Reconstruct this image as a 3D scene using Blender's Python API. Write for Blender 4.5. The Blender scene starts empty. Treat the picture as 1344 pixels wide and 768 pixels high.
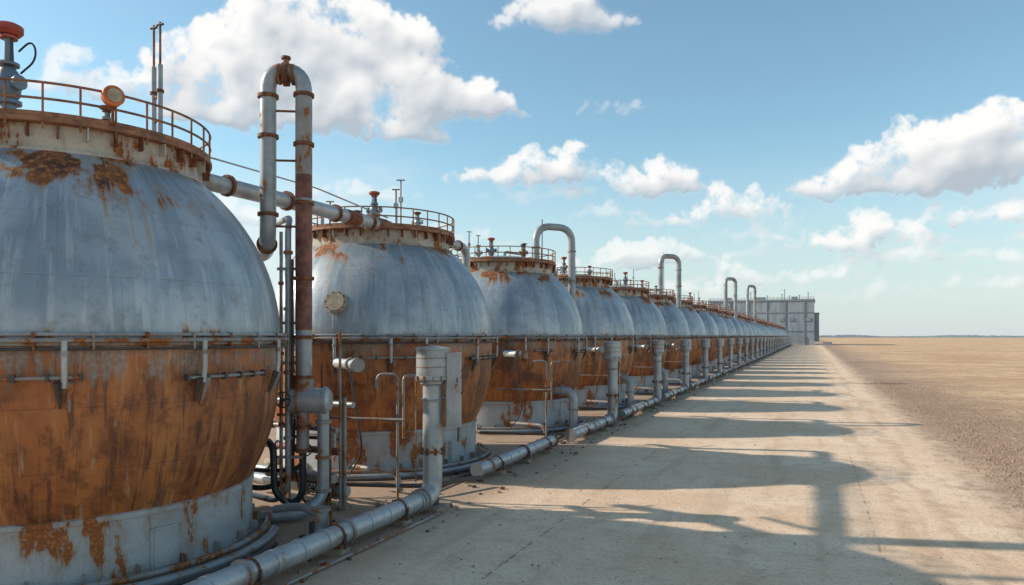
import bpy, math, random
import numpy as np
from mathutils import Vector, Matrix, noise as mnoise
random.seed(7)
sc = bpy.context.scene
COL = sc.collection
rad = math.radians

# ------------------------------------------------------------------ node helpers
class NT:
    def __init__(s, tree): s.t = tree
    def n(s, ty, **kw):
        x = s.t.nodes.new(ty)
        for k, v in kw.items(): setattr(x, k, v)
        return x
    def set(s, sock, v):
        if isinstance(v, bpy.types.NodeSocket): s.t.links.new(v, sock)
        elif v is not None:
            if isinstance(v, (tuple, list)) and len(v) == 3 and sock.type == 'RGBA': v = (*v, 1)
            sock.default_value = v
    def m(s, op, a, b=None, c=None, clamp=False):
        x = s.n('ShaderNodeMath', operation=op); x.use_clamp = clamp
        s.set(x.inputs[0], a); s.set(x.inputs[1], b); s.set(x.inputs[2], c)
        return x.outputs[0]
    def v(s, op, a, b=None, sc_=None):
        x = s.n('ShaderNodeVectorMath', operation=op)
        s.set(x.inputs[0], a); s.set(x.inputs[1], b)
        if sc_ is not None: s.set(x.inputs['Scale'], sc_)
        return x.outputs['Value'] if op in ('LENGTH', 'DOT_PRODUCT', 'DISTANCE') else x.outputs[0]
    def noise(s, vec, scale, detail=4, rough=.55, dist=0.0):
        x = s.n('ShaderNodeTexNoise')
        s.set(x.inputs['Vector'], vec); s.set(x.inputs['Scale'], scale)
        s.set(x.inputs['Detail'], detail); s.set(x.inputs['Roughness'], rough); s.set(x.inputs['Distortion'], dist)
        return x.outputs[0]
    def mr(s, val, a, b, c=0.0, d=1.0, smooth=True):
        x = s.n('ShaderNodeMapRange', interpolation_type='SMOOTHSTEP' if smooth else 'LINEAR')
        for i, q in enumerate((val, a, b, c, d)): s.set(x.inputs[i], q)
        return x.outputs[0]
    def mix(s, f, a, b, blend='MIX'):
        x = s.n('ShaderNodeMix', data_type='RGBA', blend_type=blend)
        s.set(x.inputs[0], f); s.set(x.inputs[6], a); s.set(x.inputs[7], b)
        return x.outputs[2]
    def xyz(s, vec):
        x = s.n('ShaderNodeSeparateXYZ'); s.set(x.inputs[0], vec); return x.outputs
    def comb(s, a, b, c):
        x = s.n('ShaderNodeCombineXYZ'); s.set(x.inputs[0], a); s.set(x.inputs[1], b); s.set(x.inputs[2], c); return x.outputs[0]

def newmat(name):
    m = bpy.data.materials.new(name); m.use_nodes = True
    t = m.node_tree; b = t.nodes['Principled BSDF']
    return m, NT(t), b
def finish(T, b, col, rough, metal=0.0, bump=None, bs=0.3, bd=0.05):
    T.set(b.inputs['Base Color'], col); T.set(b.inputs['Roughness'], rough); T.set(b.inputs['Metallic'], metal)
    if bump is not None:
        x = T.n('ShaderNodeBump'); x.inputs['Strength'].default_value = bs; x.inputs['Distance'].default_value = bd
        T.set(x.inputs['Height'], bump); T.set(b.inputs['Normal'], x.outputs[0])
def objcoord(T, rnd=True):
    tc = T.n('ShaderNodeTexCoord').outputs['Object']
    if not rnd: return tc, tc
    oi = T.n('ShaderNodeObjectInfo').outputs['Random']
    off = T.m('MULTIPLY', oi, 137.0)
    return tc, T.v('ADD', tc, T.comb(off, off, off))
def streakcoord(T, tc, kz=.12, ring=7.0):
    o = T.xyz(tc)
    nr = T.v('NORMALIZE', T.comb(o[0], o[1], 0.0))
    nr = T.v('SCALE', nr, sc_=ring)
    oi = T.n('ShaderNodeObjectInfo').outputs['Random']
    off = T.m('MULTIPLY', oi, 61.0)
    return T.v('ADD', nr, T.comb(off, off, T.m('MULTIPLY', o[2], kz))), o

RUST_D = (0.085, 0.030, 0.014); RUST_M = (0.27, 0.090, 0.026); RUST_L = (0.48, 0.19, 0.055)
def rustcol(T, a, b):
    c = T.mix(T.mr(a, .38, .62), RUST_D, RUST_M)
    return T.mix(T.mr(b, .5, .68), c, RUST_L)

ZE = 7.6
def panel_lines(T, o, nlon, zrows):
    ang = T.m('ARCTAN2', o[1], o[0])
    row = T.m('MULTIPLY', T.m('SUBTRACT', o[2], ZE), 1.0/zrows)
    odd = T.m('MULTIPLY', T.m('MODULO', T.m('FLOOR', T.m('ADD', row, 20.0)), 2.0), .5)
    u = T.m('ADD', T.m('MULTIPLY', ang, nlon/(2*math.pi)), T.m('ADD', odd, 50.0))
    fu = T.m('PINGPONG', u, .5); fv = T.m('PINGPONG', row, .5)
    lu = T.mr(fu, 0.0, .006, 1, 0); lv = T.mr(fv, 0.0, .010, 1, 0)
    line = T.m('MAXIMUM', lu, lv)
    wn = T.n('ShaderNodeTexWhiteNoise', noise_dimensions='3D')
    T.set(wn.inputs['Vector'], T.comb(T.m('MODULO', T.m('FLOOR', u), float(nlon)), T.m('FLOOR', row), 0.0))
    return line, wn.outputs['Value']

def mat_dome():
    m, T, b = newmat('weathered_silver_paint')
    tc, rc = objcoord(T); st, o = streakcoord(T, tc, .10)
    s1 = T.noise(st, .9, 4, .6); s2 = T.noise(st, 4.2, 4, .62)
    big = T.noise(rc, .33, 3, .6, .4); med = T.noise(rc, 1.5, 6, .68); fine = T.noise(rc, 6, 3, .7)
    col = T.mix(T.mr(big, .32, .66), (0.275, 0.325, 0.36), (0.47, 0.50, 0.515))
    col = T.mix(T.mr(s1, .44, .64, 0, .65), col, (0.195, 0.245, 0.28))
    col = T.mix(T.mr(s2, .50, .66, 0, .50), col, (0.58, 0.585, 0.57))
    col = T.mix(T.mr(med, .50, .66, 0, .42), col, (0.24, 0.255, 0.255))
    col = T.mix(T.mr(fine, .56, .72, 0, .35), col, (0.20, 0.19, 0.175))
    line, pv = panel_lines(T, o, 14, 1.9)
    col = T.mix(T.m('MULTIPLY', pv, .12), col, (0.15, 0.18, 0.21))
    col = T.mix(T.m('MULTIPLY', line, .30), col, (0.17, 0.17, 0.17))
    yl = T.m('MULTIPLY', T.mr(s2, .56, .65, 0, .6), T.mr(big, .50, .60))
    col = T.mix(yl, col, (0.46, 0.32, 0.18))
    crown = T.mr(o[2], 10.9, 13.5, 0, 1.0); girth = T.mr(o[2], ZE, ZE+.8, 1.0, 0)
    edge = T.m('ADD', T.m('MULTIPLY', crown, .25), T.m('MULTIPLY', girth, .15))
    loc = T.m('MULTIPLY', T.mr(big, .44, .60, -.17, .20), T.m('ADD', T.m('ADD', crown, T.m('MULTIPLY', girth, .7)), .08))
    f = T.m('ADD', T.m('ADD', T.m('MULTIPLY', s2, .42), T.m('MULTIPLY', s1, .27)), T.m('MULTIPLY', med, .31))
    f = T.m('ADD', T.m('ADD', f, edge), loc)
    rust = T.mr(f, .705, .785)
    halo = T.mr(f, .60, .74, 0, .6)
    col = T.mix(halo, col, (0.37, 0.22, 0.12))
    spots = T.m('MULTIPLY', T.mr(med, .70, .72), .9)
    rust = T.m('MAXIMUM', rust, spots)
    col = T.mix(rust, col, rustcol(T, med, fine))
    rg = T.m('ADD', T.mr(med, .3, .7, .30, .46), T.m('MULTIPLY', rust, .4))
    hb = T.m('ADD', T.m('MULTIPLY', line, -.6), T.m('MULTIPLY', big, 3.5))
    finish(T, b, col, rg, T.m('MULTIPLY', T.m('SUBTRACT', 1.0, rust), .35), hb, .3, .035)
    return m
def mat_bowl():
    m, T, b = newmat('rusted_lower_shell')
    tc, rc = objcoord(T); st, o = streakcoord(T, tc, .12)
    s1 = T.noise(st, .8, 5, .62); s2 = T.noise(st, 3.8, 5, .65); big = T.noise(rc, .36, 4, .6, .8); med = T.noise(rc, 1.5, 6, .68); fine = T.noise(rc, 8, 3, .7)
    col = T.mix(T.mr(big, .36, .58), (0.14, 0.044, 0.018), (0.40, 0.135, 0.038))
    col = T.mix(T.mr(s1, .48, .64, 0, .85), col, (0.54, 0.215, 0.065))
    col = T.mix(T.mr(med, .48, .64, 0, .7), col, (0.17, 0.057, 0.024))
    col = T.mix(T.mr(s2, .52, .65, 0, .75), col, (0.08, 0.034, 0.02))
    col = T.mix(T.mr(fine, .54, .68, 0, .4), col, (0.42, 0.18, 0.08))
    top = T.mr(o[2], ZE-2.4, ZE-.1, 0, .15)
    g = T.m('ADD', T.m('ADD', T.m('MULTIPLY', med, .33), T.m('ADD', T.m('MULTIPLY', s2, .38), T.m('MULTIPLY', s1, .29))), top)
    pm = T.mr(g, .585, .68, 0, .75)
    col = T.mix(pm, col, T.mix(T.mr(fine, .4, .6), (0.38, 0.325, 0.27), (0.27, 0.22, 0.175)))
    pale = T.m('MULTIPLY', T.mr(s2, .34, .41, .65, 0), T.mr(s1, .42, .5))
    col = T.mix(pale, col, (0.50, 0.35, 0.22))
    line, pv = panel_lines(T, o, 14, 1.9)
    col = T.mix(T.m('MULTIPLY', pv, .12), col, (0.11, 0.04, 0.02))
    col = T.mix(T.m('MULTIPLY', line, .30), col, (0.06, 0.03, 0.02))
    hb = T.m('ADD', T.m('MULTIPLY', line, -.6), T.m('ADD', T.m('MULTIPLY', med, .8), T.m('MULTIPLY', big, 2.5)))
    finish(T, b, col, T.mr(med, .3, .7, .40, .66), .1, hb, .4, .035)
    return m
def mat_paint(name, base, dark, amt=.5, metal=.2, rough=.5, sc_=1.0, rs=1.0):
    m, T, b = newmat(name)
    tc, rc = objcoord(T)
    o = T.xyz(rc)
    stz = T.comb(o[0], o[1], T.m('MULTIPLY', o[2], .4))
    n1 = T.noise(rc, .7*sc_, 3, .6); n2 = T.noise(stz, 2.0*sc_, 6, .68); n3 = T.noise(rc, 10, 2, .7)
    col = T.mix(T.mr(n1, .35, .65), base, dark)
    col = T.mix(T.mr(n2, .48, .6, 0, .4), col, tuple(c*.72 for c in base))
    col = T.mix(T.mr(n3, .5, .7, 0, .35), col, tuple(c*.5 for c in base))
    f = T.m('ADD', T.m('MULTIPLY', n2, .6), T.m('MULTIPLY', n1, .4))
    t0 = .70-amt*.3
    rust = T.mr(f, t0, t0+.03)
    halo = T.mr(f, t0-.07, t0+.02, 0, .45)
    col = T.mix(halo, col, (0.34, 0.22, 0.13))
    col = T.mix(rust, col, rustcol(T, n2, n3))
    finish(T, b, col, T.m('ADD', T.m('MULTIPLY', rust, .3), rough), T.m('MULTIPLY', T.m('SUBTRACT', 1.0, rust), metal), n2, .3, .02)
    return m
def mat_plain(name, c1, c2, rough=.6, metal=0., scale=4):
    m, T, b = newmat(name); tc, rc = objcoord(T)
    n = T.noise(rc, scale, 3, .65)
    finish(T, b, T.mix(T.mr(n, .35, .65), c1, c2), T.mr(n, .3, .7, rough-.08, rough+.1), metal)
    return m

M_DOME = mat_dome(); M_BOWL = mat_bowl()
M_SKIRT = mat_paint('peeling_skirt_paint', (0.44, 0.455, 0.45), (0.30, 0.32, 0.325), .57, .0, .6, .5)
M_CROWN = mat_paint('crown_band_paint', (0.52, 0.47, 0.39), (0.38, 0.33, 0.27), .60, .0, .6, .9)
M_GREY = mat_paint('grey_pipe_paint', (0.38, 0.405, 0.42), (0.26, 0.29, 0.305), .38, .25, .40)
M_GREY2 = mat_paint('galvanised_pipe', (0.48, 0.49, 0.485), (0.35, 0.365, 0.37), .32, .3, .40)
M_MID = mat_paint('worn_pipe_paint', (0.32, 0.31, 0.30), (0.20, 0.185, 0.175), .60, .2, .5)
M_RUST = mat_plain('rusty_steel', (0.27, 0.095, 0.035), (0.12, 0.045, 0.022), .75, .1, 5)
M_RAIL = mat_plain('rail_oxide_paint', (0.36, 0.16, 0.08), (0.18, 0.085, 0.05), .65, .1, 2)
M_DRUST = mat_plain('oxide_red_pipe', (0.13, 0.045, 0.032), (0.29, 0.12, 0.08), .6, .1, 1.6)
M_RED = mat_plain('faded_red_paint', (0.45, 0.07, 0.04), (0.30, 0.05, 0.03), .5, .0, 4)
M_ORANGE = mat_plain('orange_paint', (0.70, 0.19, 0.04), (0.45, 0.12, 0.03), .5, .0, 4)
M_DARK = mat_plain('dark_steel', (0.06, 0.06, 0.062), (0.10, 0.085, 0.075), .5, .4, 6)
M_HOSE = mat_plain('black_rubber', (0.018, 0.019, 0.022), (0.035, 0.035, 0.037), .4, .0, 8)
M_BLUE = mat_paint('blue_grey_valve_paint', (0.20, 0.27, 0.32), (0.14, 0.19, 0.24), .3, .2, .45)
M_CONC = mat_plain('foundation_concrete', (0.36, 0.285, 0.215), (0.23, 0.18, 0.135), .9, .0, 2.5)
M_CREAM = mat_plain('cream_cover', (0.46, 0.38, 0.29), (0.33, 0.25, 0.17), .6, .0, 3)

# ------------------------------------------------------------------ mesh builder
class MB:
    def __init__(s): s.v = []; s.f = []; s.mi = []; s.mats = []
    def mat(s, m):
        if m not in s.mats: s.mats.append(m)
        return s.mats.index(m)
    def ring_frames(s, pts):
        pts = [Vector(p) for p in pts]; T = []
        for i in range(len(pts)):
            a = pts[max(i-1, 0)]; b = pts[min(i+1, len(pts)-1)]
            T.append((b-a).normalized())
        up = Vector((0, 0, 1)) if abs(T[0].z) < .9 else Vector((1, 0, 0))
        n = T[0].cross(up).normalized(); fr = []
        for t in T:
            n = (n - t*n.dot(t)).normalized(); fr.append((n, t.cross(n)))
        return pts, fr
    def tube(s, pts, r, m, seg=12, bend=0.0, cap=True):
        pts = [Vector(p) for p in pts]
        if bend > 0 and len(pts) > 2:
            out = [pts[0]]
            for i in range(1, len(pts)-1):
                p = pts[i]; d1 = (pts[i-1]-p); d2 = (pts[i+1]-p)
                k = min(bend, d1.length*.49, d2.length*.49)
                a = p+d1.normalized()*k; c = p+d2.normalized()*k
                for j in range(7):
                    t = j/6; out.append(a*(1-t)**2 + (p*.86+(a+c)*.07)*2*t*(1-t) + c*t*t)
            out.append(pts[-1]); pts = out
        pts, fr = s.ring_frames(pts); base = len(s.v); mi = s.mat(m)
        rr = r if isinstance(r, (list, tuple)) else [r]*len(pts)
        for p, (a, b), q in zip(pts, fr, rr):
            for j in range(seg):
                an = 2*math.pi*j/seg; s.v.append(p+(a*math.cos(an)+b*math.sin(an))*q)
        for i in range(len(pts)-1):
            for j in range(seg):
                k = (j+1) % seg
                s.f.append((base+i*seg+j, base+(i+1)*seg+j, base+(i+1)*seg+k, base+i*seg+k)); s.mi.append(mi)
        if cap:
            s.f.append(tuple(base+j for j in range(seg))); s.mi.append(mi)
            e = base+(len(pts)-1)*seg
            s.f.append(tuple(e+j for j in reversed(range(seg)))); s.mi.append(mi)
    def cyl(s, p0, p1, r, m, seg=14): s.tube([p0, p1], r, m, seg)
    def flange(s, p, d, r, m, th=.12, seg=16):
        p = Vector(p); d = Vector(d).normalized()*th/2; s.tube([p-d, p+d], r, m, seg)
    def pipe(s, pts, r, m, seg=14, bend=.6, fl=(), fm=None, fr=1.35, th=.14):
        s.tube(pts, r, m, seg, bend)
        for (p, d) in fl: s.flange(p, d, r*fr, fm or m, th, seg+2)
    def lathe(s, prof, m, seg=64, c=(0, 0, 0)):
        base = len(s.v); mi = s.mat(m); c = Vector(c)
        for (r, z) in prof:
            for j in range(seg):
                a = 2*math.pi*j/seg; s.v.append(c+Vector((r*math.cos(a), r*math.sin(a), z)))
        for i in range(len(prof)-1):
            for j in range(seg):
                k = (j+1) % seg
                s.f.append((base+i*seg+j, base+i*seg+k, base+(i+1)*seg+k, base+(i+1)*seg+j)); s.mi.append(mi)
    def torus(s, c, R, r, m, seg=64, rs=8, a0=0, a1=2*math.pi):
        full = abs(a1-a0-2*math.pi) < 1e-4
        base = len(s.v); mi = s.mat(m); c = Vector(c); n = seg if full else seg+1
        for i in range(n):
            a = a0+(a1-a0)*i/seg; d = Vector((math.cos(a), math.sin(a), 0))
            for j in range(rs):
                b = 2*math.pi*j/rs; s.v.append(c+d*(R+r*math.cos(b))+Vector((0, 0, r*math.sin(b))))
        for i in range(seg):
            ii = (i+1) % n
            for j in range(rs):
                k = (j+1) % rs
                s.f.append((base+i*rs+j, base+ii*rs+j, base+ii*rs+k, base+i*rs+k)); s.mi.append(mi)
    def box(s, c, size, m, rz=0.0, bev=0.0):
        base = len(s.v); mi = s.mat(m); R = Matrix.Rotation(rz, 3, 'Z'); c = Vector(c)
        x, y, z = size[0]/2, size[1]/2, size[2]/2; b = min(bev, x*.4, y*.4)
        if b > 0:
            ol = [(-x+b, -y), (x-b, -y), (x, -y+b), (x, y-b), (x-b, y), (-x+b, y), (-x, y-b), (-x, -y+b)]
        else: ol = [(-x, -y), (x, -y), (x, y), (-x, y)]
        n = len(ol)
        for zz in (-z, z):
            for (a, d) in ol: s.v.append(c+R@Vector((a, d, zz)))
        for j in range(n):
            k = (j+1) % n; s.f.append((base+j, base+k, base+n+k, base+n+j)); s.mi.append(mi)
        s.f.append(tuple(base+j for j in reversed(range(n)))); s.mi.append(mi)
        s.f.append(tuple(base+n+j for j in range(n))); s.mi.append(mi)
    def wheel(s, c, R, r, m, nrm):
        c = Vector(c); nrm = Vector(nrm).normalized(); u = nrm.cross(Vector((0, 0, 1)) if abs(nrm.z) < .9 else Vector((1, 0, 0))).normalized(); w = nrm.cross(u)
        s.tube([c+(u*math.cos(t*math.pi/10)+w*math.sin(t*math.pi/10))*R for t in range(21)], r, m, 6, 0, False)
        for t in range(4):
            d = u*math.cos(t*math.pi/4)+w*math.sin(t*math.pi/4); s.tube([c-d*R, c+d*R], r*.7, m, 5)
    def mesh(s, name, ang=38):
        me = bpy.data.meshes.new(name); me.from_pydata([tuple(v) for v in s.v], [], s.f)
        for m in s.mats: me.materials.append(m)
        me.polygons.foreach_set('material_index', s.mi)
        me.polygons.foreach_set('use_smooth', [True]*len(s.f))
        me.update(); me.set_sharp_from_angle(angle=rad(ang))
        return me
def obj(name, me, parent=None, loc=(0, 0, 0)):
    o = bpy.data.objects.new(name, me); COL.objects.link(o); o.location = loc
    if parent: o.parent = parent
    return o
def empty(name, loc=(0, 0, 0)):
    e = bpy.data.objects.new(name, None); e.empty_display_size = .5; COL.objects.link(e); e.location = loc; return e

# ------------------------------------------------------------------ tank
XR = -25.4
def valve_stack(b, x, y, z, h, w, wheel=M_RED, body=M_BLUE):
    b.cyl((x, y, z), (x, y, z+h*.30), w*.42, body); b.flange((x, y, z+.06), (0, 0, 1), w*.8, body)
    b.flange((x, y, z+h*.30), (0, 0, 1), w*.72, body, .12)
    b.tube([(x, y, z+h*.30), (x, y, z+h*.36), (x, y, z+h*.45), (x, y, z+h*.56), (x, y, z+h*.62)], [w*.3, w*.62, w*.72, w*.6, w*.3], body, 16)
    b.cyl((x-w*1.0, y, z+h*.46), (x+w*1.0, y, z+h*.46), w*.3, body); b.flange((x-w*1.0, y, z+h*.46), (1, 0, 0), w*.45, body); b.flange((x+w*1.0, y, z+h*.46), (1, 0, 0), w*.45, body)
    b.flange((x, y, z+h*.64), (0, 0, 1), w*.6, body, .1)
    b.cyl((x, y, z+h*.64), (x, y, z+h*.9), w*.26, body)
    for q in (-1, 1): b.cyl((x+q*w*.42, y, z+h*.64), (x+q*w*.3, y, z+h*.88), w*.07, M_DARK, 6)
    b.flange((x, y, z+h*.88), (0, 0, 1), w*.5, wheel, .1)
    b.lathe([(0.001, h*.90), (w*.62, h*.90), (w*.8, h*.93), (w*.8, h*.98), (w*.55, h), (0.001, h*1.01)], wheel, 20, (x, y, z))

def build_tank(R, bt, rc, seg, detail, seed):
    P = {}
    a = MB(); pr = []; n = 26
    t1 = math.acos(rc/R)
    for i in range(n+1):
        t = t1*i/n; pr.append((R*math.cos(t), ZE+bt*math.sin(t)))
    a.lathe(pr, M_DOME, seg); P['upper_shell'] = a.mesh('upper_shell')
    zc = pr[-1][1]
    a = MB(); pr = []; nn = 2.6; bb = 7.75*R/7.2; rs = R*.855
    zs = ZE-bb*(1-(rs/R)**nn)**(1/nn)
    for i in range(23):
        z = (ZE-zs+.25)*i/22; pr.append((R*(1-(z/bb)**nn)**(1/nn), ZE-z))
    a.lathe(pr[::-1], M_BOWL, seg); P['lower_shell'] = a.mesh('lower_shell')
    a = MB()
    a.lathe([(rs+.10, .0), (rs+.10, .35), (rs+.02, .37), (rs+.0, zs-.22), (rs+.07, zs-.2), (rs+.07, zs-.06), (rs-.1, zs+.02)], M_SKIRT, seg)
    a.lathe([(rs+.7, -.1), (rs+.7, .16), (rs+.62, .22), (rs+.05, .24)], M_CONC, seg)
    if detail:
        for i in range(28):
            an = 2*math.pi*i/28+.1; d = Vector((math.cos(an), math.sin(an), 0))
            a.box(d*(rs+.18)+Vector((0, 0, .42)), (.28, .05, .5), M_MID, an)
        an = rad(-12); d = Vector((math.cos(an), math.sin(an), 0))
        a.box(d*(rs+.03)+Vector((0, 0, 1.0)), (.1, .95, 1.35), M_SKIRT, an, .03)
        a.box(d*(rs+.08)+Vector((0, 0, 1.0)), (.1, .78, 1.18), M_SKIRT, an, .03)
    P['support_skirt'] = a.mesh('support_skirt')
    a = MB(); dz = zc+.82
    a.lathe([(rc+.12, zc-.22), (rc+.16, zc-.2), (rc+.16, zc-.05), (rc+.03, zc-.03), (rc+.03, dz-.1)], M_CROWN, seg)
    a.lathe([(rc+.02, dz-.1), (rc+.36, dz-.1), (rc+.38, dz-.08), (rc+.38, dz+.04), (rc+.36, dz+.05), (rc-1.0, dz+.06), (rc-1.1, dz-.05)], M_RAIL, seg)
    a.lathe([(rc-.9, dz+.0), (rc-1.2, dz+.35), (2.2, dz+.62), (.9, dz+.7), (.01, dz+.7)], M_DOME, max(24, seg//2))
    ng = 36
    for i in range(ng):
        an = 2*math.pi*i/ng; d = Vector((math.cos(an), math.sin(an), 0))
        a.box(d*(rc+.17)+Vector((0, 0, dz-.32)), (.26, .045, .42), M_RUST if i % 3 else M_CROWN, an)
    P['crown_platform'] = a.mesh('crown_platform')
    a = MB(); rr = rc+.31; rt = .042 if detail else .05
    for h in (1.12, .62): a.torus((0, 0, dz+h), rr, rt, M_RAIL, seg, 6)
    a.lathe([(rr+.0, dz+.06), (rr+.02, dz+.22), (rr-.01, dz+.22)], M_RAIL, seg)
    for i in range(30):
        an = 2*math.pi*i/30+.06; d = Vector((math.cos(an), math.sin(an), 0))
        a.cyl(d*rr+Vector((0, 0, dz-.3)), d*rr+Vector((0, 0, dz+1.12)), rt*.9, M_RAIL, 6)
    P['guard_rail'] = a.mesh('guard_rail')
    a = MB()
    a.lathe([(R-.02, ZE-.13), (R+.16, ZE-.12), (R+.17, ZE-.05), (R-.02, ZE-.04)], M_MID, seg)
    for (dr, dzz, r, mm) in ((.2, .20, .055, M_GREY), (.26, .03, .07, M_MID), (.24, -.22, .045, M_DARK)):
        a.torus((0, 0, ZE+dzz), R+dr, r, mm, seg, 8)
    nb = 34
    for i in range(nb):
        an = 2*math.pi*i/nb; d = Vector((math.cos(an), math.sin(an), 0))
        a.box(d*(R+.13)+Vector((0, 0, ZE+.0)), (.34, .06, .5), M_MID if i % 2 else M_RUST, an)
        if detail: a.flange(d*(R+.2)+Vector((0, 0, ZE+.20)), (-d.y, d.x, 0), .085, M_MID, .12, 10)
    P['girth_pipes'] = a.mesh('girth_pipes')
    if detail:
        a = MB()
        def surf(an, z, off):
            q = (ZE-z)/bb; r = R*(1-max(q, 0)**nn)**(1/nn)+off
            return Vector((math.cos(an)*r, math.sin(an)*r, z))
        for an in (-52, -37, -8, 22, -95, -75):
            A = rad(an)
            a.pipe([surf(A, ZE+.02, .3), surf(A, ZE-.9, .32), surf(A, ZE-1.3, .26)], .085, M_GREY2, 10, .2, [(surf(A, ZE-.35, .31), (0, 0, 1))], M_MID)
            a.box(surf(A, ZE-1.0, .16), (.4, .10, .12), M_MID, A)
            a.tube([surf(A-.02, ZE-1.15, .30), surf(A-.015, ZE-1.9, .04)], [.12, .03], M_DARK, 6)
            a.tube([surf(A+.02, ZE-1.15, .30), surf(A+.015, ZE-2.0, .04)], [.1, .03], M_MID, 6)
        for (a0, a1, z) in ((-64, -34, ZE-1.02), (-12, 14, ZE-1.15)):
            a.tube([surf(rad(a0+(a1-a0)*i/24), z, .24) for i in range(25)], .05, M_MID, 8)
            for i in range(6):
                q = surf(rad(a0+(a1-a0)*i/5), z, .22); a.box(q, (.2, .1, .22), M_DARK, rad(a0+(a1-a0)*i/5))
        P['hanging_brackets'] = a.mesh('hanging_brackets')
    a = MB(); z0 = dz+.5
    if detail != 1:
        valve_stack(a, .6, -1.4, z0, 2.1 if detail else 2.5, .42, M_RED)
        valve_stack(a, -1.9, .4, z0, 1.4, .34, M_DARK, M_MID)
        valve_stack(a, 2.3, .9, z0-.1, 1.2, .3, M_RUST, M_GREY)
        for (x, y, h) in ((1.9, -1.0, 2.2), (2.6, -1.6, 2.6), (-2.6, -1.5, 1.7)):
            a.cyl((x, y, z0-.4), (x, y, z0+h), .05, M_MID, 8); a.box((x, y, z0+h), (.5, .06, .07), M_MID, .4)
            a.box((x, y, z0+h*.55), (.22, .2, .3), M_GREY)
        a.pipe([(-.5, -.8, z0), (-.5, -.8, z0+.8), (-2.6, -2.3, z0+.8), (-2.6, -2.3, z0-.2)], .12, M_GREY, 10, .3)
    else:
        valve_stack(a, -1.1, -1.5, z0-.1, 4.0, .58, M_RED)
        a.pipe([(-.7, -1.4, z0+2.9), (-.1, -1.3, z0+3.3), (0, -1.2, z0+2.6), (-.6, -1.4, z0+2.1)], .035, M_HOSE, 6, .4)
        for (x, y, h) in ((2.25, 1.75, 4.6), (2.72, 1.62, 4.6)):
            a.cyl((x, y, z0-.3), (x, y, z0+h-1.6), .095, M_GREY, 10); a.cyl((x, y, z0+h-1.6), (x, y, z0+h), .045, M_RAIL, 8)
            a.cyl((x-.15, y, z0+h-.1), (x+.15, y, z0+h-.1), .05, M_DARK, 8)
            a.flange((x, y, z0+h-2.6), (0, 0, 1), .14, M_RUST, .1)
        for q in (.9, 1.8): a.cyl((2.2, 1.76, z0+q), (2.75, 1.6, z0+q), .05, M_RUST, 6)
        valve_stack(a, 1.2, .6, z0, 1.3, .34, M_RUST, M_MID)
        A = rad(-22); p = Vector((math.cos(A), math.sin(A), 0))*(rr+.08)+Vector((0, 0, dz+1.0))
        a.tube([p-Vector((.1, -.04, 0)), p+Vector((.14, -.06, 0))], .33, M_ORANGE, 20)
        a.tube([p+Vector((.12, -.05, 0)), p+Vector((.2, -.08, 0))], .22, M_CREAM, 18)
        a.cyl(p-Vector((0, 0, .9)), p, .05, M_RUST, 8)
    P['roof_valves'] = a.mesh('roof_valves')
    return P, zc, dz

V1, zc1, dz1 = build_tank(7.45, 7.6, 4.5, 128, 1, 1)
V2, zc2, dz2 = build_tank(7.2, 7.1, 4.45, 112, 2, 2)
V3, zc3, dz3 = build_tank(7.2, 7.1, 4.4, 64, 0, 3)
TY = [18.5, 39.2, 58.9]
while TY[-1] < 635: TY.append(TY[-1]+19.8)
for i, y in enumerate(TY):
    e = empty('spherical_storage_tank', (XR, y, 0))
    V = V1 if i == 0 else (V2 if i < 5 else V3)
    for k, me in V.items():
        o = obj(k, me, e)
        if i > 1 and k == 'roof_valves': o.rotation_euler.z = (i*1.9) % 6.28
        if i > 1 and k == 'guard_rail': o.rotation_euler.z = i*.3
    if i == 1:
        z = ZE+1.95; t = math.asin(1.95/7.1); A = rad(-76)
        a = MB()
        nrm = Vector((math.cos(A)*math.cos(t), math.sin(A)*math.cos(t), math.sin(t)))
        p = Vector((7.2*math.cos(t)*math.cos(A), 7.2*math.cos(t)*math.sin(A), z))
        a.tube([p-nrm*.1, p+nrm*.16], .62, M_CREAM, 28); a.tube([p+nrm*.16, p+nrm*.2], .5, M_CREAM, 28)
        for j in range(10):
            u = nrm.cross(Vector((0, 0, 1))).normalized(); w = nrm.cross(u); an = j*.628
            q = p+(u*math.cos(an)+w*math.sin(an))*.55; a.tube([q+nrm*.15, q+nrm*.21], .04, M_RUST, 6)
        obj('round_cover_plate', a.mesh('round_cover_plate'), e)

# ------------------------------------------------------------------ crown transfer pipes
def link_pipe(L):
    a = MB(); z = 14.15
    a.pipe([(0, 0, z-.05), (0, L*.5, z), (0, L, z+.0)], .36, M_GREY2, 16, 0,
           [((0, q*L, z), (0, 1, 0)) for q in (.12, .38, .64, .86)], M_RUST, 1.3)
    a.tube([(0, L*.70, z+.004), (0, L*.78, z+.004)], .385, M_RUST, 16)
    a.tube([(0, L*.90, z+.004), (0, L*.97, z+.004)], .39, M_RAIL, 16)
    a.pipe([(-.7, .5, z+1.2), (-.7, L*.6, z+1.25), (.1, L*.98, z+.5)], .04, M_GREY2, 6, .3)
    return a.mesh('transfer_pipe')
obj('transfer_pipe', link_pipe(14.5), None, (XR+2.4, TY[0]+3.6, 0))
a = MB()
a.pipe([(0, 0, 14.1), (0, 4.3, 14.1), (0, 4.3, 9.0), (0, 5.8, 7.4)], .3, M_GREY2, 14, .8, [((0, 1.5, 14.1), (0, 1, 0)), ((0, 3.0, 14.1), (0, 1, 0)), ((0, 4.3, 12), (0, 0, 1))], M_RUST, 1.3)
DP = a.mesh('down_pipe')
for i in (1, 2, 3, 4): obj('down_pipe', DP, None, (XR+2.4, TY[i]+3.4, 0))

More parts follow.
